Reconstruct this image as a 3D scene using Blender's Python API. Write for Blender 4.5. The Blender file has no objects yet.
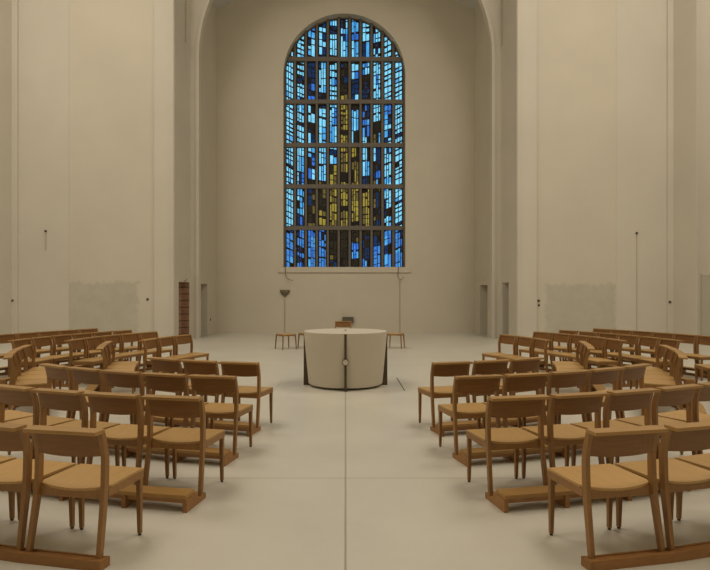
import bpy, math, random
from mathutils import Vector, Matrix
random.seed(7)
S = bpy.context.scene
COL = S.collection
F, CX, CY, EYE = 580.0, 345.5, 294.0, 1.66
R = math.radians
PI = math.pi

# ------------------------------------------------------------------ helpers
class MB:
    """collects polygons with material slots"""
    def __init__(s): s.v, s.f, s.m = [], [], []
    def add(s, vs, fs, mi=0, M=None):
        o = len(s.v)
        s.v += [tuple(M @ Vector(v)) if M else tuple(v) for v in vs]
        s.f += [tuple(i + o for i in f) for f in fs]
        s.m += [mi] * len(fs)
    def box(s, x0, x1, y0, y1, z0, z1, mi=0, M=None):
        s.hexa([(x0,y0,z0),(x1,y0,z0),(x1,y1,z0),(x0,y1,z0),(x0,y0,z1),(x1,y0,z1),(x1,y1,z1),(x0,y1,z1)], mi, M)
    def hexa(s, c, mi=0, M=None):
        s.add(c, [(0,3,2,1),(4,5,6,7),(0,1,5,4),(1,2,6,5),(2,3,7,6),(3,0,4,7)], mi, M)
    def prism(s, poly, axis, a, b, mi=0, M=None):
        """poly of 2-D points, extruded along axis from a to b"""
        n = len(poly)
        def P(p, t):
            return {'x': (t, p[0], p[1]), 'y': (p[0], t, p[1]), 'z': (p[0], p[1], t)}[axis]
        vs = [P(p, a) for p in poly] + [P(p, b) for p in poly]
        fs = [tuple(range(n)), tuple(range(2*n-1, n-1, -1))]
        fs += [(i, i+n, (i+1) % n + n, (i+1) % n) for i in range(n)]
        s.add(vs, fs, mi, M)
    def lathe(s, prof, n=48, c=(0,0), mi=0):
        vs, fs = [], []
        for (r, z) in prof:
            for k in range(n):
                a = 2*PI*k/n
                vs.append((c[0]+r*math.cos(a), c[1]+r*math.sin(a), z))
        for j in range(len(prof)-1):
            for k in range(n):
                k2 = (k+1) % n
                fs.append((j*n+k, j*n+k2, (j+1)*n+k2, (j+1)*n+k))
        fs.append(tuple(range(n-1, -1, -1))); fs.append(tuple((len(prof)-1)*n+k for k in range(n)))
        s.add(vs, fs, mi)
    def tube(s, pts, r, n=8, mi=0):
        pts = [Vector(p) for p in pts]
        vs, fs = [], []
        up = Vector((0.13, 0.31, 0.94)).normalized()
        for i, p in enumerate(pts):
            t = (pts[min(i+1, len(pts)-1)] - pts[max(i-1, 0)]).normalized()
            a = t.cross(up)
            if a.length < 1e-3: a = t.cross(Vector((1,0,0)))
            a.normalize(); b = t.cross(a)
            for k in range(n):
                w = 2*PI*k/n
                vs.append(p + a*(r*math.cos(w)) + b*(r*math.sin(w)))
        for i in range(len(pts)-1):
            for k in range(n):
                k2 = (k+1) % n
                fs.append((i*n+k, i*n+k2, (i+1)*n+k2, (i+1)*n+k))
        fs.append(tuple(range(n-1, -1, -1))); fs.append(tuple((len(pts)-1)*n+k for k in range(n)))
        s.add(vs, fs, mi)
    def build(s, name, mats, parent=None, smooth=False, bevel=0.0):
        me = bpy.data.meshes.new(name)
        me.from_pydata([tuple(v) for v in s.v], [], s.f)
        if not isinstance(mats, (list, tuple)): mats = [mats]
        for m in mats: me.materials.append(m)
        for p, mi in zip(me.polygons, s.m):
            p.material_index = mi; p.use_smooth = smooth
        import bmesh
        bm = bmesh.new(); bm.from_mesh(me)
        bmesh.ops.recalc_face_normals(bm, faces=bm.faces)
        if bevel:
            bmesh.ops.bevel(bm, geom=[e for e in bm.edges if e.calc_face_angle(0) > 0.5], offset=bevel, segments=2, affect='EDGES', profile=0.6)
        bm.to_mesh(me); bm.free()
        if smooth: 
            try: me.set_sharp_from_angle(angle=R(40))
            except Exception: pass
        me.update()
        o = bpy.data.objects.new(name, me); COL.objects.link(o)
        if parent: o.parent = parent
        return o

def tag(o, label=None, cat=None, group=None, kind=None):
    if label: o['label'] = label
    if cat: o['category'] = cat
    if group: o['group'] = group
    if kind: o['kind'] = kind
    return o
def empty(name, loc=(0,0,0), rz=0):
    o = bpy.data.objects.new(name, None); COL.objects.link(o)
    o.location = loc; o.rotation_euler = (0,0,rz); o.empty_display_size = .1
    return o
def struct(o): return tag(o, kind='structure')
def X(px, s): return (px-CX)/s
def Z(py, s): return EYE + (CY-py)/s

# ------------------------------------------------------------------ materials
def newmat(name):
    m = bpy.data.materials.new(name); m.use_nodes = True
    nt = m.node_tree; b = nt.nodes['Principled BSDF']
    return m, nt, b
def N(nt, t, **kw):
    n = nt.nodes.new(t)
    for k, v in kw.items(): setattr(n, k, v)
    return n
def lk(nt, a, b): nt.links.new(a, b)
def ramp(nt, fac, stops):
    r = N(nt, 'ShaderNodeValToRGB'); lk(nt, fac, r.inputs[0])
    e = r.color_ramp.elements
    while len(e) < len(stops): e.new(0.5)
    for el, (p, c) in zip(e, stops):
        el.position = p; el.color = (*c, 1) if len(c) == 3 else c
    return r
def noise(nt, scale, detail=4, vec=None, rough=0.5):
    n = N(nt, 'ShaderNodeTexNoise'); n.inputs['Scale'].default_value = scale
    n.inputs['Detail'].default_value = detail; n.inputs['Roughness'].default_value = rough
    if vec: lk(nt, vec, n.inputs['Vector'])
    return n
def math_(nt, op, a, b=None, c=None):
    n = N(nt, 'ShaderNodeMath', operation=op)
    for i, x in enumerate((a, b, c)):
        if x is None: continue
        if isinstance(x, (int, float)): n.inputs[i].default_value = x
        else: lk(nt, x, n.inputs[i])
    return n.outputs[0]
def mixc(nt, fac, a, b):
    n = N(nt, 'ShaderNodeMix', data_type='RGBA')
    if isinstance(fac, (int, float)): n.inputs[0].default_value = fac
    else: lk(nt, fac, n.inputs[0])
    for x, i in ((a, 6), (b, 7)):
        if isinstance(x, tuple): n.inputs[i].default_value = (*x, 1)
        else: lk(nt, x, n.inputs[i])
    return n.outputs[2]

def wood(name, c0, c1, axis='x', rough=0.45):
    m, nt, b = newmat(name)
    tc = N(nt, 'ShaderNodeTexCoord'); oi = N(nt, 'ShaderNodeObjectInfo')
    mp = N(nt, 'ShaderNodeMapping')
    sc = {'x': (1.6, 26, 26), 'y': (26, 1.6, 26), 'z': (26, 26, 1.6)}[axis]
    mp.inputs['Scale'].default_value = sc
    ad = N(nt, 'ShaderNodeVectorMath', operation='ADD')
    sc2 = N(nt, 'ShaderNodeVectorMath', operation='SCALE'); sc2.inputs[0].default_value = (7, 5, 3)
    lk(nt, oi.outputs['Random'], sc2.inputs['Scale'])
    lk(nt, tc.outputs['Object'], ad.inputs[0]); lk(nt, sc2.outputs[0], ad.inputs[1])
    lk(nt, ad.outputs[0], mp.inputs[0])
    n = noise(nt, 2.2, 5, mp.outputs[0], .6)
    r = ramp(nt, n.outputs['Fac'], [(0.3, c0), (0.7, c1)])
    hv = N(nt, 'ShaderNodeHueSaturation')
    lk(nt, r.outputs[0], hv.inputs['Color'])
    v = math_(nt, 'MULTIPLY_ADD', oi.outputs['Random'], 0.22, 0.89)
    lk(nt, v, hv.inputs['Value'])
    lk(nt, hv.outputs[0], b.inputs['Base Color'])
    b.inputs['Roughness'].default_value = rough
    bp = N(nt, 'ShaderNodeBump'); bp.inputs['Strength'].default_value = .06; bp.inputs['Distance'].default_value = .002
    lk(nt, n.outputs['Fac'], bp.inputs['Height']); lk(nt, bp.outputs[0], b.inputs['Normal'])
    return m
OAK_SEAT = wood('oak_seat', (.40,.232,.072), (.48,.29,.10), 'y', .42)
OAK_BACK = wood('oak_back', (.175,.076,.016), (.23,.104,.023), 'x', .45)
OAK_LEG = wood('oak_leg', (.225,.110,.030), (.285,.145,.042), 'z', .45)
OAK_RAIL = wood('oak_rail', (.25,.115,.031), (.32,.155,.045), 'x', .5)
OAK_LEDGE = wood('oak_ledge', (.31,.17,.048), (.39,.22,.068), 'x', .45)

def plaster(name, base, var=.04, patches=(), rough=.85, streak=False):
    """wall plaster; patches = [(x0,x1,z0,z1,colour)] unpainted render with ragged edges (object coords)"""
    m, nt, b = newmat(name)
    tc = N(nt, 'ShaderNodeTexCoord'); P = tc.outputs['Object']
    n1 = noise(nt, .45, 5, P, .6); n2 = noise(nt, 9, 4, P)
    lo = tuple(c*(1-var) for c in base); hi = tuple(min(1, c*(1+var)) for c in base)
    col = ramp(nt, n1.outputs['Fac'], [(.3, lo), (.7, hi)]).outputs[0]
    if patches:
        sp = N(nt, 'ShaderNodeSeparateXYZ'); lk(nt, P, sp.inputs[0])
        ne = noise(nt, 5, 5, P, .7)
        nx = math_(nt, 'MULTIPLY_ADD', ne.outputs['Fac'], .5, -.25)
        for (x0, x1, z0, z1, c) in patches:
            cx, cz, hx, hz = (x0+x1)/2, (z0+z1)/2, (x1-x0)/2, (z1-z0)/2
            dx = math_(nt, 'SUBTRACT', math_(nt, 'ABSOLUTE', math_(nt, 'SUBTRACT', sp.outputs[0], cx)), hx)
            dz = math_(nt, 'SUBTRACT', math_(nt, 'ABSOLUTE', math_(nt, 'SUBTRACT', sp.outputs[2], cz)), hz)
            d = math_(nt, 'ADD', math_(nt, 'MAXIMUM', dx, dz), nx)
            k = N(nt, 'ShaderNodeMapRange'); lk(nt, d, k.inputs[0])
            k.inputs[1].default_value = -.07; k.inputs[2].default_value = .06
            k.inputs[3].default_value = 1; k.inputs[4].default_value = 0
            pc = ramp(nt, noise(nt, 2.5, 5, P, .65).outputs['Fac'], [(.3, tuple(x*.94 for x in c)), (.7, tuple(x*1.06 for x in c))]).outputs[0]
            col = mixc(nt, k.outputs[0], col, pc)
    lk(nt, col, b.inputs['Base Color'])
    b.inputs['Roughness'].default_value = rough
    bp = N(nt, 'ShaderNodeBump'); bp.inputs['Strength'].default_value = .12; bp.inputs['Distance'].default_value = .01
    lk(nt, n2.outputs['Fac'], bp.inputs['Height']); lk(nt, bp.outputs[0], b.inputs['Normal'])
    return m
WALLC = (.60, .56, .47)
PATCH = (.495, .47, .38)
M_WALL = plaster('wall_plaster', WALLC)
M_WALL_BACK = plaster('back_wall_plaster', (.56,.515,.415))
M_INFILL = plaster('infill_plaster', (.595,.55,.45), patches=[(-9.75,-7.26,-1,2.06,PATCH), (7.0,9.44,-1,2.0,PATCH)])
M_CEIL = plaster('ceiling_plaster', (.58,.585,.56))
M_STONE = plaster('altar_stone', (.56,.51,.41), .03, rough=.6)

def plain(name, c, rough=.5, metal=0.0):
    m, nt, b = newmat(name)
    tc = N(nt, 'ShaderNodeTexCoord')
    n = noise(nt, 30, 3, tc.outputs['Object'])
    col = ramp(nt, n.outputs['Fac'], [(.3, tuple(x*.88 for x in c)), (.7, tuple(min(1, x*1.12) for x in c))])
    lk(nt, col.outputs[0], b.inputs['Base Color'])
    b.inputs['Roughness'].default_value = rough; b.inputs['Metallic'].default_value = metal
    return m
M_BRONZE = plain('dark_bronze', (.095,.072,.045), .45, .6)
M_BOWL = plain('weathered_bronze', (.20,.17,.11), .6, .3)
M_FAINT = plain('filled_joint', (.44,.41,.33), .6)
M_BLACK = plain('black_plastic', (.02,.018,.015), .5)
M_GREY = plain('grey_metal', (.12,.115,.085), .5, .3)
M_CABLE = plain('cable_grey', (.16,.12,.07), .6)
M_CONDUIT = plain('painted_conduit', (.47,.42,.32), .7)
M_MULLION = plain('window_concrete', (.145,.125,.100), .8)
M_LEAD = plain('glass_matrix', (.016,.012,.010), .8)
M_DOOR = plain('grey_door', (.21,.19,.145), .7)
M_SLOT = plain('floor_joint', (.10,.085,.06), .8)

def floor_mat():
    m, nt, b = newmat('polished_floor')
    tc = N(nt, 'ShaderNodeTexCoord'); P = tc.outputs['Object']
    sp = N(nt, 'ShaderNodeSeparateXYZ'); lk(nt, P, sp.inputs[0])
    n1 = noise(nt, .7, 6, P, .65); n2 = noise(nt, 14, 4, P, .6)
    c = ramp(nt, n1.outputs['Fac'], [(.3, (.535,.51,.425)), (.7, (.61,.585,.495))]).outputs[0]
    c = mixc(nt, math_(nt, 'MULTIPLY', n2.outputs['Fac'], .12), c, (.42,.39,.31))
    wob = math_(nt, 'MULTIPLY_ADD', noise(nt, 3, 2, P).outputs['Fac'], .006, -.003)
    def line(coord, at, w, dark, col):
        d = math_(nt, 'ABSOLUTE', math_(nt, 'ADD', math_(nt, 'SUBTRACT', coord, at), wob))
        k = N(nt, 'ShaderNodeMapRange'); lk(nt, d, k.inputs[0])
        k.inputs[1].default_value = w*.5; k.inputs[2].default_value = w
        k.inputs[3].default_value = dark; k.inputs[4].default_value = 0
        return mixc(nt, k.outputs[0], col, (.22,.19,.13))
    c = line(sp.outputs[0], 0, .010, .62, c)
    c = line(sp.outputs[1], 5.23, .016, .38, c)
    c = line(sp.outputs[1], 13.6, .02, .35, c)
    lk(nt, c, b.inputs['Base Color'])
    rr = math_(nt, 'MULTIPLY_ADD', n1.outputs['Fac'], .18, .26)
    lk(nt, rr, b.inputs['Roughness'])
    bp = N(nt, 'ShaderNodeBump'); bp.inputs['Strength'].default_value = .04; bp.inputs['Distance'].default_value = .004
    lk(nt, n2.outputs['Fac'], bp.inputs['Height']); lk(nt, bp.outputs[0], b.inputs['Normal'])
    return m
M_FLOOR = floor_mat()

def brick_mat():
    m, nt, b = newmat('hollow_brick')
    tc = N(nt, 'ShaderNodeTexCoord'); P = tc.outputs['Object']
    sp = N(nt, 'ShaderNodeSeparateXYZ'); lk(nt, P, sp.inputs[0])
    fr = math_(nt, 'FRACT', math_(nt, 'ADD', math_(nt, 'DIVIDE', sp.outputs[2], .25), .35))
    d = math_(nt, 'ABSOLUTE', math_(nt, 'SUBTRACT', fr, .5))
    k = N(nt, 'ShaderNodeMapRange'); lk(nt, d, k.inputs[0])
    k.inputs[1].default_value = .40; k.inputs[2].default_value = .46
    c = ramp(nt, noise(nt, 4, 5, P, .7).outputs['Fac'], [(.3, (.27,.150,.092)), (.7, (.41,.25,.16))]).outputs[0]
    c = mixc(nt, k.outputs[0], c, (.12,.07,.04))
    lk(nt, c, b.inputs['Base Color']); b.inputs['Roughness'].default_value = .9
    return m
M_BRICK = brick_mat()

def glass(name, c):
    m = bpy.data.materials.new(name); m.use_nodes = True; nt = m.node_tree
    nt.nodes.clear()
    out = N(nt, 'ShaderNodeOutputMaterial')
    tr = N(nt, 'ShaderNodeBsdfTransparent'); gl = N(nt, 'ShaderNodeBsdfGlossy')
    gl.inputs['Roughness'].default_value = .15
    tc = N(nt, 'ShaderNodeTexCoord')
    n = noise(nt, 3.5, 3, tc.outputs['Object'], .6)
    r = ramp(nt, n.outputs['Fac'], [(.3, tuple(math.sqrt(x*.72) for x in c)), (.72, tuple(math.sqrt(min(1, x*1.15)) for x in c))])
    lk(nt, r.outputs[0], tr.inputs[0])
    mx = N(nt, 'ShaderNodeMixShader'); mx.inputs[0].default_value = .03
    lk(nt, tr.outputs[0], mx.inputs[1]); lk(nt, gl.outputs[0], mx.inputs[2]); lk(nt, mx.outputs[0], out.inputs[0])
    return m
# slot 0 matrix, then glass colours (sky behind is about (.42,.80,1))
G = [M_LEAD,
     glass('glass_sky_blue', (.62,.86,.86)),    # 1 light cyan blue
     glass('glass_azure', (.22,.50,.72)),       # 2 azure
     glass('glass_cobalt', (.09,.22,.58)),      # 3 cobalt
     glass('glass_indigo', (.014,.034,.085)),      # 4 dim violet
     glass('glass_yellow', (.90,.315,.035)),     # 5 yellow
     glass('glass_olive', (.36,.125,.025)),       # 6 olive
     glass('glass_umber', (.055,.020,.008)),    # 7 near dark
     glass('glass_royal', (.14,.31,.60))]       # 8 mid blue

# ------------------------------------------------------------------ room shell
D_BACK, D_ARCH, D_FAC, D_SIDE = F/23.5, F/26.6, F/28.7, F/30.8
HW = 5.5          # chancel half width
HF = 5.97         # opening in the facade wall
HALL = 12.6; H = 17.2; YB = -5.0

mb = MB(); mb.box(-14, 14, YB-.3, D_BACK+.6, -.2, 0); struct(mb.build('floor', M_FLOOR))
mb = MB(); mb.box(-14, 14, YB-.3, D_ARCH+.4, H, H+.3); struct(mb.build('ceiling', M_CEIL))
mb = MB(); mb.box(-HALL-.3, HALL+.3, YB-.3, YB, 0, H); struct(mb.build('wall_rear', M_WALL))

def wall_run(mb, P, Q, t, z0, z1, holes=(), mi=0):
    """vertical slab from P to Q; thickness t to the left of P->Q; holes (u0,u1,h0,h1) in metres along / up"""
    P = Vector(P); Q = Vector(Q); L = (Q-P).length; u = (Q-P)/L; n = Vector((-u.y, u.x))
    us = sorted({0, L, *[h[0] for h in holes], *[h[1] for h in holes]})
    zs = sorted({z0, z1, *[h[2] for h in holes], *[h[3] for h in holes]})
    for a, b in zip(us, us[1:]):
        for c, d in zip(zs, zs[1:]):
            if any(h[0]-1e-6 <= a and b <= h[1]+1e-6 and h[2]-1e-6 <= c and d <= h[3]+1e-6 for h in holes): continue
            p0, p1 = P+u*a, P+u*b; q0, q1 = p0+n*t, p1+n*t
            mb.hexa([(p0.x,p0.y,c),(p1.x,p1.y,c),(q1.x,q1.y,c),(q0.x,q0.y,c),(p0.x,p0.y,d),(p1.x,p1.y,d),(q1.x,q1.y,d),(q0.x,q0.y,d)], mi)

def arch_wall(mb, xa, xb, z0, z1, hw, zb, zs, y0, y1, n=40):
    """slab y0..y1 spanning xa..xb, z0..z1 with a round-headed opening of half width hw, bottom zb, spring zs"""
    mb.box(xa, -hw, y0, y1, z0, z1); mb.box(hw, xb, y0, y1, z0, z1)
    if zb > z0: mb.box(-hw, hw, y0, y1, z0, zb)
    for k in range(n):
        a0, a1 = PI-PI*k/n, PI-PI*(k+1)/n
        x0, x1 = hw*math.cos(a0), hw*math.cos(a1); h0, h1 = zs+hw*math.sin(a0), zs+hw*math.sin(a1)
        mb.prism([(x0,h0),(x1,h1),(x1,z1),(x0,z1)], 'y', y0, y1)

# back wall with window opening
WHW, WZB, WZS = 2.60, 2.81, 11.0; WSX = -.05
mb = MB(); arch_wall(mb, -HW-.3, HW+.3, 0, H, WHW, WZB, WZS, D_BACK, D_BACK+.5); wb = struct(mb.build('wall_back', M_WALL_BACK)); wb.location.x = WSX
# chancel side walls, with doorways
def dn(px, x): return F*abs(x)/abs(px-CX)
l0, l1 = dn(200.5, HW), dn(207.5, HW)
r0, r1 = dn(487.5, HW), dn(479.8, HW)
mb = MB(); wall_run(mb, (-HW, D_ARCH+.25), (-HW, D_BACK), .9, 0, H, [(max(.02,l0-D_ARCH-.25), l1-D_ARCH-.25, 0, 2.05)]); 
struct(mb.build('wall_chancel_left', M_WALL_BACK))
mb = MB(); wall_run(mb, (HW, D_BACK), (HW, D_ARCH+.25), .9, 0, H, [(D_BACK-r1, D_BACK-r0, 0, 2.02)])
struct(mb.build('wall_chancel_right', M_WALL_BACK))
def door(i, x0, x1, y0, y1, z1, hx):
    mb = MB(); mb.box(x0, x1, y0, y1, .005, z1)
    d = struct(mb.build(f'door_{i}', M_DOOR))
    hb = MB(); xs = x1 if hx > 0 else x0
    hb.box(min(xs, xs+.05*hx), max(xs, xs+.05*hx), y1-.12, y1-.09, 1.0, 1.03)
    hb.box(min(xs+.035*hx, xs+.055*hx), max(xs+.035*hx, xs+.055*hx), y1-.22, y1-.09, 1.0, 1.03)
    hb.build('door_handle', M_GREY, d)
door(1, -HW-.42, -HW-.36, l0+.003, l1-.003, 2.045, 1)
door(2, HW+.36, HW+.42, r0+.003, r1-.003, 2.015, -1)
# chancel arch
mb = MB(); arch_wall(mb, -HF-.9, HF+.9, 0, H, HW, 0, 10.6, D_ARCH, D_ARCH+.25); struct(mb.build('wall_chancel_arch', M_WALL))
# arch edge band (slightly proud)
mb = MB()
for sx in (-1, 1):
    mb.box(min(sx*HW, sx*(HW+.12)), max(sx*HW, sx*(HW+.12)), D_ARCH-.05, D_ARCH, 0, 10.6)
n = 40
for k in range(n):
    a0, a1 = PI-PI*k/n, PI-PI*(k+1)/n
    c = [(r*math.cos(a), 10.6+r*math.sin(a)) for a in (a0, a1) for r in (HW, HW+.12)]
    mb.prism([c[0], c[2], c[3], c[1]], 'y', D_ARCH-.05, D_ARCH)
struct(mb.build('trim_1', M_WALL))
# vault over the chancel
Rv = 11.7; z_sp = 13.75; zc = z_sp - math.sqrt(Rv*Rv-HW*HW)
mb = MB(); n = 24
for k in range(n):
    xa, xb = -HW-.05+(2*HW+.1)*k/n, -HW-.05+(2*HW+.1)*(k+1)/n
    za, zb_ = zc+math.sqrt(Rv**2-xa**2), zc+math.sqrt(Rv**2-xb**2)
    mb.prism([(xa,za),(xb,zb_),(xb,zb_+.15),(xa,za+.15)], 'y', D_ARCH+.1, D_BACK)
struct(mb.build('ceiling_vault', M_CEIL))
# reveal walls between facade and chancel arch (left one with the brick niche, right one with a doorway)
PA, PB = Vector((-HF, D_FAC)), Vector((-5.83, D_ARCH)); LR = (PB-PA).length
mb = MB(); wall_run(mb, PA, PB, .9, 0, H, [(.42, 1.50, 0, 2.1)]); struct(mb.build('wall_reveal_left', M_WALL))
uR = (PB-PA)/LR; nR = Vector((-uR.y, uR.x))
mb = MB()
p0 = PA+uR*.421+nR*.28; p1 = PA+uR*1.499+nR*.28
wall_run(mb, p0, p1, .1, 0, 2.099)                       # back of the niche
p0 = PA+uR*1.44+nR*.005; p1 = PA+uR*1.499+nR*.005
wall_run(mb, p0, p1, .274, 0, 2.099)                     # brick lining of the far jamb
struct(mb.build('wall_brick_niche', M_BRICK))
mb = MB(); 
hk = PA+uR*.95; 
mb.tube([(hk.x, hk.y, 2.13), (hk.x+.05, hk.y, 2.14), (hk.x+.09, hk.y+.01, 2.19), (hk.x+.07, hk.y+.02, 2.22)], .014)
tag(mb.build('wall_hook', M_CABLE), 'small hook on the wall just above the brick niche', 'hook')
QA, QB = Vector((5.83, D_ARCH)), Vector((HF, D_FAC))
dA = 21.62; dB = 20.98
h0, h1 = D_ARCH-dA, D_ARCH-dB
mb = MB(); wall_run(mb, QA, QB, .9, 0, H, [(h0, h1, 0, 2.08)]); struct(mb.build('wall_reveal_right', M_WALL))
uQ = (QB-QA).normalized(); nQ = Vector((-uQ.y, uQ.x))
mb = MB(); wall_run(mb, QA+uQ*(h0+.001)+nQ*.36, QA+uQ*(h1-.001)+nQ*.36, .05, .005, 2.078); d3 = struct(mb.build('door_3', M_DOOR))
hb = MB(); q = QA+uQ*(h0+.12)+nQ*.36
hb.box(q.x-.05, q.x, q.y-.11, q.y, 1.0, 1.03); hb.build('door_handle', M_GREY, d3)
# dark vertical slot high on both reveals
for i, (px) in enumerate((185, 503.4)):
    sx = -1 if px < CX else 1
    x = sx*5.885; y = F*abs(x)/abs(px-CX)
    mb = MB(); mb.box(x-.012-(.06 if sx > 0 else -.06), x+.012-(.06 if sx > 0 else -.06), y-.02, y+.02, 10.9, H)
    struct(mb.build(f'trim_{2+i}', M_CONDUIT))

# facade (either side): pilaster strip, infill panel, plain wall, edge moulding
for sx, xe, nm in ((-1, 11.6, 'left'), (1, 11.4, 'right')):
    def bx(mb, a, b, y0, y1, z0, z1): mb.box(min(sx*a, sx*b), max(sx*a, sx*b), y0, y1, z0, z1)
    mb = MB()
    bx(mb, HF, 6.66, D_FAC-.0, D_FAC+.4, 0, H)               # pilaster
    bx(mb, 9.66 if sx < 0 else 9.46, xe+2, D_FAC+.05, D_FAC+.4, 0, H)  # plain wall
    struct(mb.build(f'wall_{nm}_front', M_WALL))
    mb = MB(); bx(mb, 6.66, 9.66 if sx < 0 else 9.46, D_FAC+.066, D_FAC+.4, 0, H)
    struct(mb.build(f'wall_{nm}_infill', M_INFILL))
    mb = MB(); bx(mb, xe-.19, xe-.001, D_FAC-.05, D_FAC+.05, 0, H); struct(mb.build(f'trim_{6 if sx<0 else 7}', M_WALL))
    mb = MB(); bx(mb, HF+.03, HF+.12, D_FAC-.03, D_FAC, 0, H); struct(mb.build(f'trim_{8 if sx<0 else 9}', M_WALL))
    # side return, then the stepped-out bay and the long side wall
    mb = MB(); bx(mb, xe, xe+.03, D_SIDE, D_FAC+.05, 0, H)
    bx(mb, xe+.03, xe+2, D_SIDE+.35, D_SIDE+.8, 0, H)
    struct(mb.build(f'wall_{nm}_return', M_WALL))
    mb = MB(); bx(mb, HALL, HALL+.3, YB, D_SIDE+.4, 0, H); struct(mb.build(f'wall_{nm}', M_WALL))
# low band on the right bay
mb = MB(); mb.box(11.75, HALL, D_SIDE+.325, D_SIDE+.35, 0, 2.27); struct(mb.build('trim_13', plaster('dado_plaster', PATCH)))
mb = MB(); mb.box(11.75, HALL, D_SIDE+.31, D_SIDE+.35, 2.271, 2.33); struct(mb.build('trim_10', M_WALL))

# ------------------------------------------------------------------ window
GY = F/23.1                                   # glass plane
win = struct(empty('window_1', (WSX, GY, 0)))
ghw, gzs = WHW, WZS
rows_px = [16, 60.3, 102.7, 145.8, 187.0, 228.3, 268.5]
zrow = [Z(p, 23.1) for p in rows_px]
colx = [X(284.3+119.8*k/11, 23.1)-WSX for k in range(12)]
def clip(poly, nx, nz, d):
    out = []
    for i in range(len(poly)):
        a, b = poly[i], poly[(i+1) % len(poly)]
        da, db = a[0]*nx+a[1]*nz-d, b[0]*nx+b[1]*nz-d
        if da <= 0: out.append(a)
        if (da < 0 < db) or (db < 0 < da):
            t = da/(da-db); out.append((a[0]+(b[0]-a[0])*t, a[1]+(b[1]-a[1])*t))
    return out
def clip_arch(poly, hw):
    for k in range(25):
        a = PI*k/24; poly = clip(poly, math.cos(a), math.sin(a), hw + gzs*math.sin(a))
        if len(poly) < 3: return []
    return poly
def area(p): return abs(sum(p[i][0]*p[(i+1)%len(p)][1]-p[(i+1)%len(p)][0]*p[i][1] for i in range(len(p))))/2
# pane recipes: colour weights, cluster height (m), share of blank clusters, strips
T = {
 'L': dict(c=[(1,.93),(2,.07)], h=(.15,.30), dark=.03, th=(.05,.07,.11), jit=.012, n=(2,3), tl=1.0),
 'l': dict(c=[(1,.78),(2,.16),(3,.06)], h=(.2,.5), dark=.13, n=(2,3), tl=.9),
 'v': dict(c=[(1,.75),(2,.25)], h=(.5,1.0), dark=.14, n=(3,3), tl=.5),
 'a': dict(c=[(3,.55),(2,.3),(8,.15)], h=(.3,.5), dark=.12, n=(2,3), tl=.7),
 'd': dict(c=[(1,.22),(3,.2),(4,.3),(7,.28)], h=(.2,.5), dark=.35, n=(2,3), tl=.8),
 'm': dict(c=[(1,.35),(2,.2),(6,.25),(7,.2)], h=(.2,.55), dark=.28, n=(2,3), tl=.7),
 'Y': dict(c=[(5,.68),(6,.32)], h=(.2,.5), dark=.12, n=(3,3), tl=.4),
 'y': dict(c=[(5,.30),(6,.35),(7,.22),(1,.06),(2,.07)], h=(.2,.55), dark=.3, n=(2,3), tl=.6),
 'B': dict(c=[(8,.75),(3,.15),(2,.10)], h=(.22,.45), dark=.2, n=(2,4), tl=1.0),
 'x': dict(c=[(7,.82),(4,.08),(6,.10)], h=(.2,.5), dark=.3, n=(2,3), tl=.6),
 'u': dict(c=[(2,.5),(1,.4),(3,.1)], h=(.2,.35), dark=.2, n=(2,3), tl=.9),
}
GRID = [  # each pane: recipes from its top to its bottom
 ['L','L','u','l','lv','lv','av','lv','l','L','L'],
 ['L','lL','dd','vl','lL','xxY','lv','uxd','ll','L','L'],
 ['L','lL','lxv','lv','lv','YY','v','dal','lym','alL','L'],
 ['L','vl','udx','vvx','myy','YY','yyY','vvx','vdm','llu','LL'],
 ['LL','ud','xxy','xYY','YY','YY','YY','YY','xdx','lxu','LL'],
 ['B','B','aBB','BB','x','xxx','xax','xxB','xBB','B','B'],
]
gm = MB(); GT = .012
rg = random.Random(11)
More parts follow.
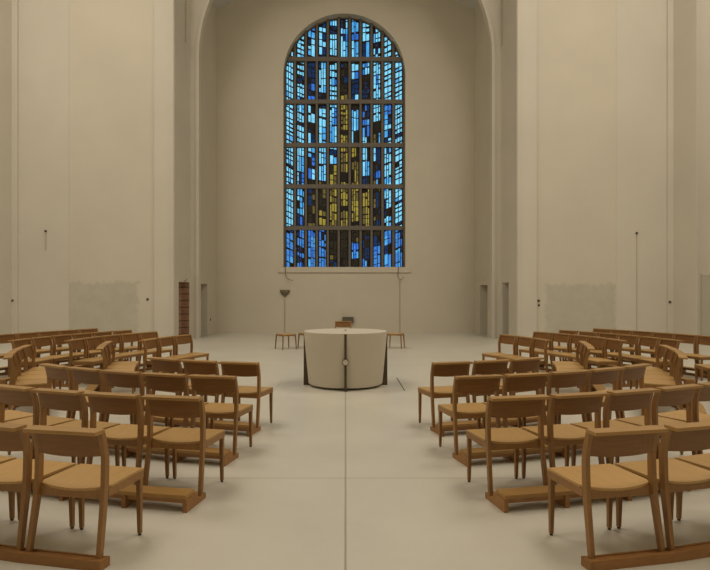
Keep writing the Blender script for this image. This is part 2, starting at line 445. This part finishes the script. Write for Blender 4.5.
for r in range(6):
    zt, zb = zrow[r], zrow[r+1]
    for c in range(11):
        xa, xb = colx[c]+.068, colx[c+1]-.068
        rec = GRID[r][c]; nrec = len(rec)
        t0 = T[rec[0]]
        slope = (c-5)/5*.52*t0['tl']         # lines climb outwards
        ns = rg.randint(*t0['n'])
        ws = [rg.uniform(.6, 1.5) for _ in range(ns)]; tot = sum(ws)
        gap = .030
        W = xb-xa-gap*(ns+1)
        xs = []; x = xa
        for i, w in enumerate(ws):
            xs.append((x, x+gap, True)); x += gap
            xs.append((x, x+W*w/tot, False)); x += W*w/tot
        xs.append((x, xb, True))
        # clusters shared by the strips
        cl = []; z = zt+.25
        while z > zb-.3:
            k = min(nrec-1, max(0, int((zt-z)/(zt-zb)*nrec)))
            t = T[rec[k]]
            hh = rg.uniform(*t['h']); dk_ = rg.random() < t['dark']; hh *= .6 if dk_ else 1; cl.append((z, z-hh, t, dk_)); z -= hh
        for (a, b, lead) in xs:
            segs = []
            if lead: segs.append((zt+.6, zb-.6, 0))
            else:
                last = zt+.6
                for (z0, z1, t, dk) in cl:
                    j = rg.uniform(-1, 1)*t.get('jit', .055)
                    thick = rg.choice(t.get('th', (.04, .06, .10)))
                    segs.append((last, z0-thick/2+j, 0)); z0 = z0-thick/2+j; last = z1+rg.uniform(0, .03)
                    if z0 <= last: last = z0; continue
                    q = rg.random(); acc = 0; col = t['c'][0][0]
                    for (ci, w) in t['c']:
                        acc += w
                        if q <= acc: col = ci; break
                    if dk or rg.random() < t['dark']*.6: col = 4 if (t is not T['Y'] and t is not T['y'] and rg.random() < .6) else 0
                    if z0-last > .34 and rg.random() < .7:       # thin bar through long pieces
                        zm = last+(z0-last)*rg.uniform(.3, .7)
                        segs += [(z0, zm+.013, col), (zm+.013, zm-.013, 0), (zm-.013, last, col)]
                    else: segs.append((z0, last, col))
                segs.append((last, zb-.6, 0))
            for (z0, z1, col) in segs:
                if z0-z1 < 1e-4: continue
                s0, s1 = slope*(a-(xa+xb)/2), slope*(b-(xa+xb)/2)
                poly = [(a, z1+s0), (b, z1+s1), (b, z0+s1), (a, z0+s0)]
                poly = clip(poly, 0, 1, zt); poly = clip(poly, 0, -1, -zb) if len(poly) > 2 else []
                if r < 2 and len(poly) > 2: poly = clip_arch(poly, ghw+.0)
                if len(poly) < 3 or area(poly) < 1e-5: continue
                t = .03 if col == 0 else GT
                gm.prism(poly, 'y', -t, t if col == 0 else 0, col)
for (xx0, xx1) in [(colx[k]-.069, colx[k]+.069) for k in range(12)]:      # matrix behind the mullions
    p = clip_arch([(xx0, zrow[-1]), (xx1, zrow[-1]), (xx1, zrow[0]), (xx0, zrow[0])], ghw)
    if len(p) > 2: gm.prism(p, 'y', -.02, .02, 0)
# light-blocking rim of the opening
go = gm.build('stained_glass', G, win)
fm = MB()
for k in range(0, 12):
    xc = min(max(colx[k], -ghw+.03), ghw-.03)
    p = clip_arch([(xc-.048, WZB-.05), (xc+.048, WZB-.05), (xc+.048, zrow[0]), (xc-.048, zrow[0])], ghw)
    if len(p) > 2: fm.prism(p, 'y', -.14, .06)
for k in range(1, 6):
    z = zrow[k]
    hw = ghw if z <= gzs else math.sqrt(max(0, ghw**2-(z-gzs)**2))
    fm.box(-hw, hw, -.16, .07, z-.088, z+.088)
fm.build('window_grille', M_MULLION, win)
# rim ring, half-round + straight
rm = MB(); n = 40; ri = ghw-.05
for k in range(n):
    a0, a1 = PI*k/n, PI*(k+1)/n
    c4 = [(rr*math.cos(a), gzs+rr*math.sin(a)) for a in (a0, a1) for rr in (ri, ghw+.02)]
    rm.prism([c4[0], c4[2], c4[3], c4[1]], 'y', -.05, .06)
rm.box(-ghw-.02, -ri, -.05, .06, WZB-.05, gzs); rm.box(ri, ghw+.02, -.05, .06, WZB-.05, gzs)
rm.build('window_frame', M_MULLION, win)
# sill and its plaster surround
mb = MB(); s = 23.5
mb.box(X(278.5, s), X(410.5, s), D_BACK-.05, D_BACK, Z(271.8, s), Z(267.2, s))
mb.box(X(278.5, s), -WHW-.0, D_BACK-.012, D_BACK, Z(267.2, s), Z(160, s)) if False else None
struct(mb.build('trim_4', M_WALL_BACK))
mb = MB(); mb.box(X(278, s), X(411, s), D_BACK-.055, D_BACK, Z(272.4, s), Z(271.8, s)); struct(mb.build('trim_5', M_WALL))

# ------------------------------------------------------------------ oak chair
def loft(mb, secs, M=None):
    """secs: list of 4-corner rings -> closed bar"""
    vs = [p for r_ in secs for p in r_]; fs = [(3,2,1,0)]
    n = len(secs)
    for j in range(n-1):
        for k in range(4):
            k2 = (k+1) % 4; fs.append((j*4+k, j*4+k2, (j+1)*4+k2, (j+1)*4+k))
    fs.append(tuple((n-1)*4+k for k in range(4)))
    mb.add(vs, fs, 0, M)
def ring(x, y, z, w, d): return [(x-w/2,y-d/2,z),(x+w/2,y-d/2,z),(x+w/2,y+d/2,z),(x-w/2,y+d/2,z)]
def rear_leg(sx):
    mb = MB()
    prof = [(.0455,-.262,.033),(.15,-.243,.036),(.36,-.207,.042),(.50,-.191,.045),(.62,-.187,.045),(.67,-.190,.043),(.73,-.203,.040),(.815,-.228,.036)]
    loft(mb, [ring(sx*(.235+.012*max(0,.45-z)/.45), y, z, .030, d) for (z, y, d) in prof])
    return mb
def front_leg(sx):
    mb = MB(); loft(mb, [ring(sx*.226, .212+.004*(z < .1), z, w, w) for (z, w) in ((.014,.024),(.2,.030),(.40,.034))]); return mb
def make_chair():
    root = empty('oak_chair')
    # seat: dished board with bowed rear edge
    mb = MB(); nx, ny = 14, 8; top, bot = [], []
    for j in range(ny+1):
        v = j/ny
        for i in range(nx+1):
            u = -1+2*i/nx
            yr = -.185-.022*(1-u*u); yf = .236
            hw = .2155 if v < .12 else .245
            x = u*hw; y = yr+(yf-yr)*v
            z = .462-.016*(1-u*u)*(1-v)**.7*1.0-.004*(v > .95)
            top.append((x, y, z)); bot.append((x, y, z-.016))
    n0 = len(top); fs = []
    w = nx+1
    for j in range(ny):
        for i in range(nx):
            a = j*w+i
            fs.append((a, a+1, a+w+1, a+w)); fs.append((n0+a+w, n0+a+w+1, n0+a+1, n0+a))
    for i in range(nx):
        fs.append((i, n0+i, n0+i+1, i+1)); a = ny*w+i; fs.append((a+1, n0+a+1, n0+a, a))
    for j in range(ny):
        a = j*w; fs.append((a+w, n0+a+w, n0+a, a)); a = j*w+nx; fs.append((a, n0+a, n0+a+w, a+w))
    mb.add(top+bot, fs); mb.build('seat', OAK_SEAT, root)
    # apron frame
    mb = MB()
    for sx in (-1, 1):
        mb.box(sx*.234-.011, sx*.234+.011, -.165, .234, .395, .4445)
    mb.box(-.223, .223, .212, .232, .40, .444)
    A = []
    for i in range(11):
        u = -1+.2*i; zt_ = .4455-.0155*(1-u*u)
        A.append([(u*.2195,-.196,.385),(u*.2195,-.174,.385),(u*.2195,-.174,zt_),(u*.2195,-.196,zt_)])
    loft(mb, A)
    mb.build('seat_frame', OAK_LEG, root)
    for sx in (-1, 1):
        rear_leg(sx).build('leg', OAK_LEG, root)
        f = front_leg(sx).build('leg', OAK_LEG, root)
        g = MB(); g.lathe([(.010, 0), (.0115, .003), (.0115, .0145)], 12, (sx*.226, .216)); g.build('leg_glide', M_BLACK, f)
    # backrest: bowed panel between the posts
    mb = MB(); n = 12; vs, fs = [], []
    for i in range(n+1):
        u = -1+2*i/n; x = u*.2195; bow = .016*(1-u*u)
        for (y, z) in ((-.208-bow, .658-.010*(1-u*u)), (-.190-bow, .658-.010*(1-u*u)), (-.224-bow*.5, .806), (-.242-bow*.5, .806)):
            vs.append((x, y, z))
    for i in range(n):
        for k in range(4):
            a, b = i*4+k, i*4+(k+1) % 4
            fs.append((a, b, b+4, a+4))
    fs.append((0,1,2,3)); fs.append((n*4+3, n*4+2, n*4+1, n*4))
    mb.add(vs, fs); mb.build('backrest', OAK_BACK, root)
    # book ledge on top of the back
    mb = MB(); L = .252
    mb.hexa([(-L,-.312,.806),(L,-.312,.806),(L,-.212,.808),(-L,-.212,.808),(-L,-.312,.828),(L,-.312,.828),(L,-.212,.830),(-L,-.212,.830)])
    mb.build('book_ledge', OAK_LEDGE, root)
    return root
def kids(o): return [c for c in COL.objects if c.parent == o]
def copy_tree(o, parent=None):
    c = o.copy(); COL.objects.link(c); c.parent = parent
    for ch in kids_of[o.name]: copy_tree(ch, c)
    return c
proto = make_chair()
bpy.context.view_layer.update()
kids_of = {}
for o in list(COL.objects): kids_of.setdefault(o.name, [])
for o in list(COL.objects):
    if o.parent: kids_of.setdefault(o.parent.name, []).append(o)
used = [False]
RAILH = .045
def chair(x, y, rot, label, group='oak chairs around the altar', z=0.0):
    if not used[0]: c = proto; used[0] = True
    else: c = copy_tree(proto)
    c.location = (x, y, z); c.rotation_euler = (0, 0, rot)
    c['label'] = label; c['category'] = 'chair'; c['group'] = group
    return c

def kneeler(chs, label, kneel=True, ends=(True, True)):
    """base rail under the rear legs of the given chairs ((x,y,rot)...), optional kneeling board behind; first entry = aisle end"""
    x0 = sum(c[0] for c in chs)/len(chs); y0 = sum(c[1] for c in chs)/len(chs)
    root = empty('kneeler' if kneel else 'base_rail', (x0, y0, 0))
    def pt(c, lx, ly, z):
        ca, sa = math.cos(c[2]), math.sin(c[2])
        return (c[0]+lx*ca-ly*sa-x0, c[1]+lx*sa+ly*ca-y0, z)
    # ordered from local +x to -x along the row or reverse: decide by positions
    c0 = chs[0]
    if len(chs) > 1:
        dx = (chs[1][0]-c0[0])*math.cos(c0[2])+(chs[1][1]-c0[1])*math.sin(c0[2])
    else: dx = -1 if c0[0] < 0 else 1
    sg = 1 if dx > 0 else -1            # direction of the row in local x
    def line(ly, z, e0, e1):
        pts = [pt(chs[0], -sg*(.25+e0), ly, z)]
        for a, b in zip(chs, chs[1:]):
            p, q = pt(a, sg*.27, ly, z), pt(b, -sg*.27, ly, z)
            pts.append(tuple((p[i]+q[i])/2 for i in range(3)))
        pts.append(pt(chs[-1], sg*(.25+e1), ly, z)); return pts
    def strip(mb, ya, yb, za, zb, e0=0, e1=0):
        A, B = line(ya, za, e0, e1), line(yb, za, e0, e1)
        C_, D_ = line(ya, zb, e0, e1), line(yb, zb, e0, e1)
        loft(mb, [[a, b, d, c] for a, b, c, d in zip(A, B, C_, D_)])
    mb = MB()
    if kneel:
        strip(mb, -.292, -.232, .0, RAILH, -.026, -.026)
        mb.build('rail', OAK_RAIL, root)
        mb = MB(); strip(mb, -.52, -.365, .0995, .129, .0, .0); mb.build('kneeling_board', OAK_LEDGE, root)
        mb = MB(); strip(mb, -.505, -.48, .064, .0992, -.02, -.02); mb.build('board_apron', OAK_RAIL, root)
        def foot(c, lx):
            m = MB(); w = .017
            def P(y, z, s): return pt(c, lx+s*w, y, z)
            prof = [(-.525,0),(-.525,.099),(-.33,.099),(-.33,.045),(-.185,.045),(-.185,0)]
            n = len(prof); vs = [P(y, z, -1) for y, z in prof]+[P(y, z, 1) for y, z in prof]
            fs = [tuple(range(n)), tuple(range(2*n-1, n-1, -1))]+[(i, i+n, (i+1) % n+n, (i+1) % n) for i in range(n)]
            m.add(vs, fs); m.build('foot', OAK_RAIL, root)
        foot(chs[0], -sg*.242)
        for a, b in zip(chs, chs[1:]): foot(a, sg*.27)
        foot(chs[-1], sg*.242)
    else:
        strip(mb, -.315, -.282, 0, .06, .015, 0); strip(mb, -.235, -.222, 0, .052, .015, 0); strip(mb, -.282, -.235, 0, .045, .015, 0)
        e = MB(); strip
        mb.build('rail', OAK_RAIL, root)
        m = MB()
        a = -sg*.292; b = -sg*.2655
        P = lambda lx, y, z: pt(chs[0], lx, y, z)
        m.hexa([P(a,-.315,0),P(b,-.315,0),P(b,-.222,0),P(a,-.222,0),P(a,-.315,.06),P(b,-.315,.06),P(b,-.222,.055),P(a,-.222,.055)])
        m.build('end_block', OAK_RAIL, root)
    tag(root, label, 'kneeler' if kneel else 'rail', 'kneelers and floor rails joining the chair rows')
    return root

ORD = ['at the aisle end', 'second from the aisle', 'third from the aisle', 'fourth from the aisle', 'fifth from the aisle', 'sixth from the aisle']
ROWN = {1: 'nearest row', 2: 'second row back', 3: 'third row back', 4: 'fourth and shortest row'}
CYC = 11.8
for sd, side in ((-1, 'left'), (1, 'right')):
    for row, (Rt, xend, n) in {1: (8.40, 1.485, 3), 2: (7.23, 1.155, 5), 3: (6.06, 1.105, 5), 4: (4.90, 1.05, 3)}.items():
        Ro = Rt-.255; pos = []
        ph = math.asin((xend+.25)/Rt); dph = .562/Rt
        if row == 4: dph = .57/Rt
        for i in range(n):
            a = ph+i*dph
            x, y = sd*Ro*math.sin(a), CYC-Ro*math.cos(a)
            pos.append((x, y, sd*a))          # faces the centre: rotation about z
        for i, p in enumerate(pos):
            chair(p[0], p[1], p[2], f'oak chair {ORD[i]}, {ROWN[row]}, {side} of the aisle')
        if row == 1:
            kneeler(pos, f'low oak floor rail without kneeler under the nearest row on the {side}', False)
        elif row == 4: kneeler(pos, f'oak kneeler behind the fourth and shortest row on the {side}')
        else:
            kneeler(pos[:3], f'oak kneeler behind the {ROWN[row]} on the {side}, at its aisle end')
            kneeler(pos[3:], f'oak kneeler behind the {ROWN[row]} on the {side}, at its outer end')
    # short rows seen side-on, curving round the altar
    NB = ['nearest', 'second', 'third', 'fourth']
    for (bx0, by0, ths, p, nm, wd) in ((-4.52, 7.80, [28,24,20,16], .53, 'middle', 'four'), (-3.80, 9.02, [20,17,14], .525, 'inner', 'three'), (-6.31, 9.06, [14,8], .57, 'outer', 'two')):
        pos = []; x, y = bx0, by0
        for i, th in enumerate(ths):
            t = R(th)
            if i: tm = R((ths[i-1]+th)/2); x -= p*math.sin(tm); y += p*math.cos(tm)
            cx, cy = x+.25*math.cos(t), y+.25*math.sin(t)
            pos.append((cx, cy, t-PI/2) if sd < 0 else (-cx, cy, PI/2-t))
        for i, q in enumerate(pos):
            chair(*q, f'oak chair seen side-on, {NB[i]} of {wd}, {nm} sideways row, {side}')
        kneeler(pos, f'oak kneeler behind the {nm} sideways row of {wd} on the {side}')
    # long rows in the side arm, curving round the altar
    FAR = ['at the far end', 'second from the far end', 'third from the far end', 'fourth from the far end', 'fifth from the far end', 'sixth from the far end', 'seventh from the far end']
    ARC = [('innermost', -3.22, 12.0, [23,16,9], .56), ('second', -4.21, 12.9, [28,22.5,17,11.5,6], .54),
           ('third', -4.99, 13.5, [29,24.5,20,15.5,11,6.5], .56), ('outermost', -6.05, 14.1, [29,26.5,24,21.5,19,16.5], .53)]
    for k, (nm, ex, ey, ths, p) in enumerate(ARC):
        x, y = ex, ey; pos = []
        for th in ths:
            t = R(th); mx, my = x-p/2*math.sin(t), y-p/2*math.cos(t)
            cx, cy = mx+.27*math.cos(t), my-.27*math.sin(t)
            rot = -t-PI/2
            pos.append((cx, cy, rot) if sd < 0 else (-cx, cy, -rot))
            x -= p*math.sin(t); y -= p*math.cos(t)
        for i, q in enumerate(pos):
            chair(*q, f'oak chair {FAR[i]}, {nm} curved row towards the {side} wall')
        h = len(pos)//2 if len(pos) > 3 else len(pos)
        kneeler(pos[:h], f'oak kneeler behind the {nm} curved row on the {side}, far half' if h < len(pos) else f'oak kneeler behind the {nm} curved row on the {side}')
        if h < len(pos): kneeler(pos[h:], f'oak kneeler behind the {nm} curved row on the {side}, near half')
# presider's chair behind the altar
chair(-.07, 17.5, PI, 'single oak chair facing the camera behind the white altar', group='oak seats behind the altar')
kneeler([(-.07, 17.5, PI)], 'low oak floor rail under the single chair behind the altar', False)

# ------------------------------------------------------------------ stools
def make_stool():
    root = empty('oak_stool')
    mb = MB(); nx = 10; vs, fs = [], []
    for i in range(nx+1):
        u = -1+2*i/nx; z = .462-.010*(1-u*u)
        vs += [(u*.228,-.228,z),(u*.228,.228,z),(u*.228,.228,z-.018),(u*.228,-.228,z-.018)]
    for i in range(nx):
        for k in range(4): fs.append((i*4+k, i*4+(k+1) % 4, i*4+4+(k+1) % 4, i*4+4+k))
    fs.append((0,1,2,3)); fs.append((nx*4+3,nx*4+2,nx*4+1,nx*4))
    mb.add(vs, fs); mb.build('seat', OAK_SEAT, root)
    mb = MB()
    for s_ in (-1, 1):
        mb.box(-.19, .19, s_*.208-.010, s_*.208+.010, .405, .432); mb.box(s_*.215-.010, s_*.215+.010, -.198, .198, .40, .443)
    mb.build('seat_frame', OAK_LEG, root)
    for sx in (-1, 1):
        for sy in (-1, 1):
            mb = MB(); loft(mb, [ring(sx*a, sy*a, z, w, w) for (z, a, w) in ((0,.232,.024),(.2,.222,.030),(.43,.208,.034))]); mb.build('leg', OAK_LEG, root)
    return root
st = make_stool()
for o in list(COL.objects): kids_of.setdefault(o.name, [])
kids_of[st.name] = [o for o in COL.objects if o.parent == st]
spots = [(-1.80, 17.5, 35, 'low backless oak stool left of the altar, farther from the altar'),
         (-1.15, 17.85, 30, 'low backless oak stool left of the altar, partly hidden behind it'),
         (1.53, 17.75, -17, 'low backless oak stool just right of the altar')]
for i, (x, y, r, lb) in enumerate(spots):
    o = st if i == 0 else copy_tree(st)
    o.location = (x, y, 0); o.rotation_euler = (0, 0, R(r)); tag(o, lb, 'stool', 'oak stools behind the altar')

# ------------------------------------------------------------------ altar
AY, AR, AB, AH = 10.6, .757, .675, .988
al = tag(empty('altar', (0, AY, 0)), 'round pale stone altar drum split by a dark bronze cross of fins', 'altar')
mb = MB()
prof = [(AB-.02, .035), (AB, .05)] + [(AB+(AR-AB)*t, .05+(AH-.045-.05)*t) for t in (.25,.5,.75,1)] + [(AR, AH-.006), (AR-.006, AH)]
mb.lathe(prof, 96); mb.build('drum', M_STONE, al, smooth=True)
for k in range(4):
    a = k*PI/2
    M = Matrix.Rotation(a, 4, 'Z')
    mb = MB(); w = .020
    mb.hexa([(0,-w,0),(.765,-w,0),(.765,w,0),(0,w,0),(0,-w,AH-.012),(.761,-w,AH-.012),(.761,w,AH-.012),(0,w,AH-.012)], 0, M)
    mb.build('fin', M_BRONZE, al)
mb = MB(); vs = []
def disc(mb, cx, y0, y1, cz, r, n=28):
    mb.prism([(cx+r*math.cos(2*PI*k/n), cz+r*math.sin(2*PI*k/n)) for k in range(n)], 'y', y0, y1)
disc(mb, 0, -.785, -.72, .50, .046); mb.build('boss', M_STONE, al)['label'] = 'round pale stone disc set on the front fin'
mb = MB(); n = 28
for k in range(n):
    a0, a1 = 2*PI*k/n, 2*PI*(k+1)/n
    mb.prism([(.046*math.cos(a0), .5+.046*math.sin(a0)), (.056*math.cos(a0), .5+.056*math.sin(a0)), (.056*math.cos(a1), .5+.056*math.sin(a1)), (.046*math.cos(a1), .5+.046*math.sin(a1))], 'y', -.78, -.73)
mb.build('boss_ring', M_BRONZE, al)
mb = MB(); mb.lathe([(.02, AH+.0005), (.022, AH+.006), (.012, AH+.012)], 16, (0, .1)); mb.build('top_stud', M_BRONZE, al)

# ------------------------------------------------------------------ small things
s = 23.5
mb = MB(); w, h = .235, .12; cx, cz = .105, .565
bxr = tag(empty('wall_box', (cx, D_BACK, cz)), 'small dark grey metal box low on the back wall behind the altar', 'box')
mb.box(-w, w, -.16, 0, -h, h); mb.build('case', M_GREY, bxr, bevel=.012)
mb = MB(); mb.box(-w+.03, w-.03, -.175, -.16, -h+.03, h-.03); mb.build('front_cover', M_GREY, bxr)
mb = MB(); disc(mb, -.128, D_BACK-.02, D_BACK, Z(313.5, s), .035, 16)
tag(mb.build('wall_plug', M_CONDUIT), 'tiny round cap on the back wall above the grey metal box', 'cap')
# cables from the sill
def cable(pts, label, r=.014):
    P = [Vector(p) for p in pts]; out = []
    for i in range(len(P)-1):
        p0, p1, p2, p3 = P[max(i-1,0)], P[i], P[i+1], P[min(i+2, len(P)-1)]
        for k in range(6):
            t = k/6
            out.append(.5*((2*p1)+(p2-p0)*t+(2*p0-5*p1+4*p2-p3)*t*t+(3*p1-p0-3*p2+p3)*t**3))
    out.append(P[-1]); mb = MB(); mb.tube(out, r)
    return tag(mb.build('hanging_cable', M_CABLE), label, 'cable', 'loose cables below the window')
yb = D_BACK-.07
cable([(X(285.4,s),yb,Z(267,s)),(X(285.4,s),yb,Z(271,s)),(X(285.7,s),yb,Z(275,s)),(X(287.5,s),yb-.02,Z(278.3,s)),(X(290.5,s),yb-.05,Z(280,s)),(X(293.3,s),yb-.08,Z(280.3,s))], 'loose brown cable curling out below the left end of the window sill')
cable([(X(398.3,s),yb,Z(267,s)),(X(398,s),yb,Z(272,s)),(X(397.7,s),yb,Z(276,s)),(X(399,s),yb-.02,Z(279,s)),(X(401,s),yb-.05,Z(279.6,s)),(X(403.5,s),yb-.08,Z(277,s))], 'loose brown cable curling up below the right end of the window sill')
for px, y0, lb in ((284.7, 293, 'thin pale conduit on the back wall under the dark wall bowl'), (399.7, 279.6, 'thin pale conduit on the back wall above the stool right of the altar')):
    mb = MB(); mb.tube([(X(px,s), D_BACK-.02, Z(y0,s)), (X(px,s), D_BACK-.02, 0.002)], .02)
    tag(mb.build('wall_conduit', M_CONDUIT), lb, 'conduit', 'conduits on the back wall')
# bowl
bw = tag(empty('wall_bowl', (X(284.9,s), D_BACK, Z(293,s))), 'dark bronze wall bowl on the back wall below the left end of the window', 'bowl')
mb = MB(); vs, fs = [], []; nr, na = 7, 17
for j in range(nr):
    t = j/(nr-1); r_ = .215*math.sin(PI/2*(.18+.82*t)); z = -.10+.22*t**1.6
    for k in range(na):
        a = PI*k/(na-1); vs.append((r_*math.cos(a), -r_*math.sin(a)*.8, z+.012*math.sin(5*a)*t))
for j in range(nr-1):
    for k in range(na-1): fs.append((j*na+k, j*na+k+1, (j+1)*na+k+1, (j+1)*na+k))
fs.append(tuple(range(na))); fs.append(tuple((nr-1)*na+k for k in range(na-1, -1, -1)))
fs += [tuple([j*na for j in range(nr)]+[j*na+na-1 for j in range(nr-1, -1, -1)])]
mb.add(vs, fs); mb.build('basin', M_BOWL, bw, smooth=True)
mb = MB(); mb.box(-.05, .05, -.035, 0, -.17, -.08); mb.build('bracket', M_GREY, bw)

# wall sockets / caps on the facade
s = 28.7
def socket(px, py, lb, yy=D_FAC-.0, r=.042):
    root = tag(empty('wall_socket', (X(px,s), yy, Z(py,s))), lb, 'socket', 'round sockets on the front walls')
    mb = MB(); disc(mb, 0, -.025, 0, 0, r, 20); mb.build('cap', M_BLACK, root)
    mb = MB(); disc(mb, 0, -.035, -.025, 0, r*.45, 12); mb.build('core', M_GREY, root)
socket(147, 299.3, 'round dark socket on the left wall between grey patch and brick niche', D_FAC+.066)
socket(13.6, 300.5, 'small dark socket on the narrow strip at the far left wall edge', D_FAC-.05, .034)
socket(539.2, 300.8, 'upper of two dark sockets beside the right grey wall patch', D_FAC+.066)
socket(539.4, 305.2, 'lower of two dark sockets beside the right grey wall patch', D_FAC+.066, .038)
socket(669, 302, 'dark socket on the narrow strip at the far right wall edge', D_FAC-.05, .04)
# hanging rods
for px, y0, y1, lb in ((45.2, 231, 250, 'short pale wire hanging from a dark pin on the left wall'), (637.2, 233, 341, 'long thin wire hanging from a dark pin on the right wall')):
    root = tag(empty('wall_wire', (X(px,s), D_FAC+.05, Z(y0,s))), lb, 'wire', 'wires on the front walls')
    mb = MB(); disc(mb, 0, -.05, 0, 0, .035, 12); mb.build('pin', M_BLACK, root)
    mb = MB(); mb.tube([(0,-.02,0),(0,-.02,max(-(Z(y0,s))+.01, Z(y1,s)-Z(y0,s)))], max(.007, 0) if px > CX else .016); mb.build('wire', M_CONDUIT, root)
# low outlet near left door, two on the back wall
for (x, y, z, lb) in ((-HW, 23.6, .62, 'tiny dark outlet low on the chancel wall right of the left doorway'),):
    mb = MB(); mb.box(x, x+.02, y-.05, y+.05, z-.05, z+.05); tag(mb.build('wall_outlet', M_GREY), lb, 'outlet')
# floor slots
for i, (x, y0, y1) in enumerate(((1.015, 9.95, 11.5), (-1.22, 9.95, 11.2))):
    mb = MB(); w = .010 if i == 0 else .004
    mb.box(x-w, x+w, y0, y1, 0, .0015); struct(mb.build(f'trim_{11+i}', M_SLOT if i == 0 else M_FAINT))

# ------------------------------------------------------------------ lights, world, camera
def area(x, y, z, sx, sy, e, c, rot=(0,0,0)):
    l = bpy.data.lights.new('nave_light', 'AREA'); l.shape = 'RECTANGLE'; l.size = sx; l.size_y = sy; l.energy = e; l.color = c
    o = bpy.data.objects.new('nave_light', l); COL.objects.link(o); o.location = (x, y, z); o.rotation_euler = rot
    return o
WARM = (1.0, .90, .785)
for (x, y, e) in ((-8.3, 3.5, 560), (8.3, 3.5, 560), (-8.3, 12.2, 800), (8.3, 12.2, 800)):
    area(x, y, H-.1, 6, 5, e, WARM)
w = bpy.data.worlds.new('dusk_sky'); S.world = w; w.use_nodes = True
bg = w.node_tree.nodes['Background']; bg.inputs[0].default_value = (.31, .70, 1.0, 1); bg.inputs[1].default_value = 1.3
cam = bpy.data.cameras.new('camera'); co = bpy.data.objects.new('camera', cam); COL.objects.link(co)
co.location = (0, 0, EYE); co.rotation_euler = (PI/2, 0, 0)
cam.sensor_width = 36; cam.lens = 36*F/710
cam.shift_x = (355-CX)/710; cam.shift_y = (CY-285)/710
cam.clip_end = 200
S.camera = co
S.view_settings.view_transform = 'Standard'; S.view_settings.look = 'None'
S.view_settings.gamma = 1; S.view_settings.use_curve_mapping = False
S.view_settings.exposure = 0.0
S.cycles.use_denoising = True
S.cycles.max_bounces = 8; S.cycles.diffuse_bounces = 5; S.cycles.transparent_max_bounces = 12
S.cycles.sample_clamp_indirect = 5
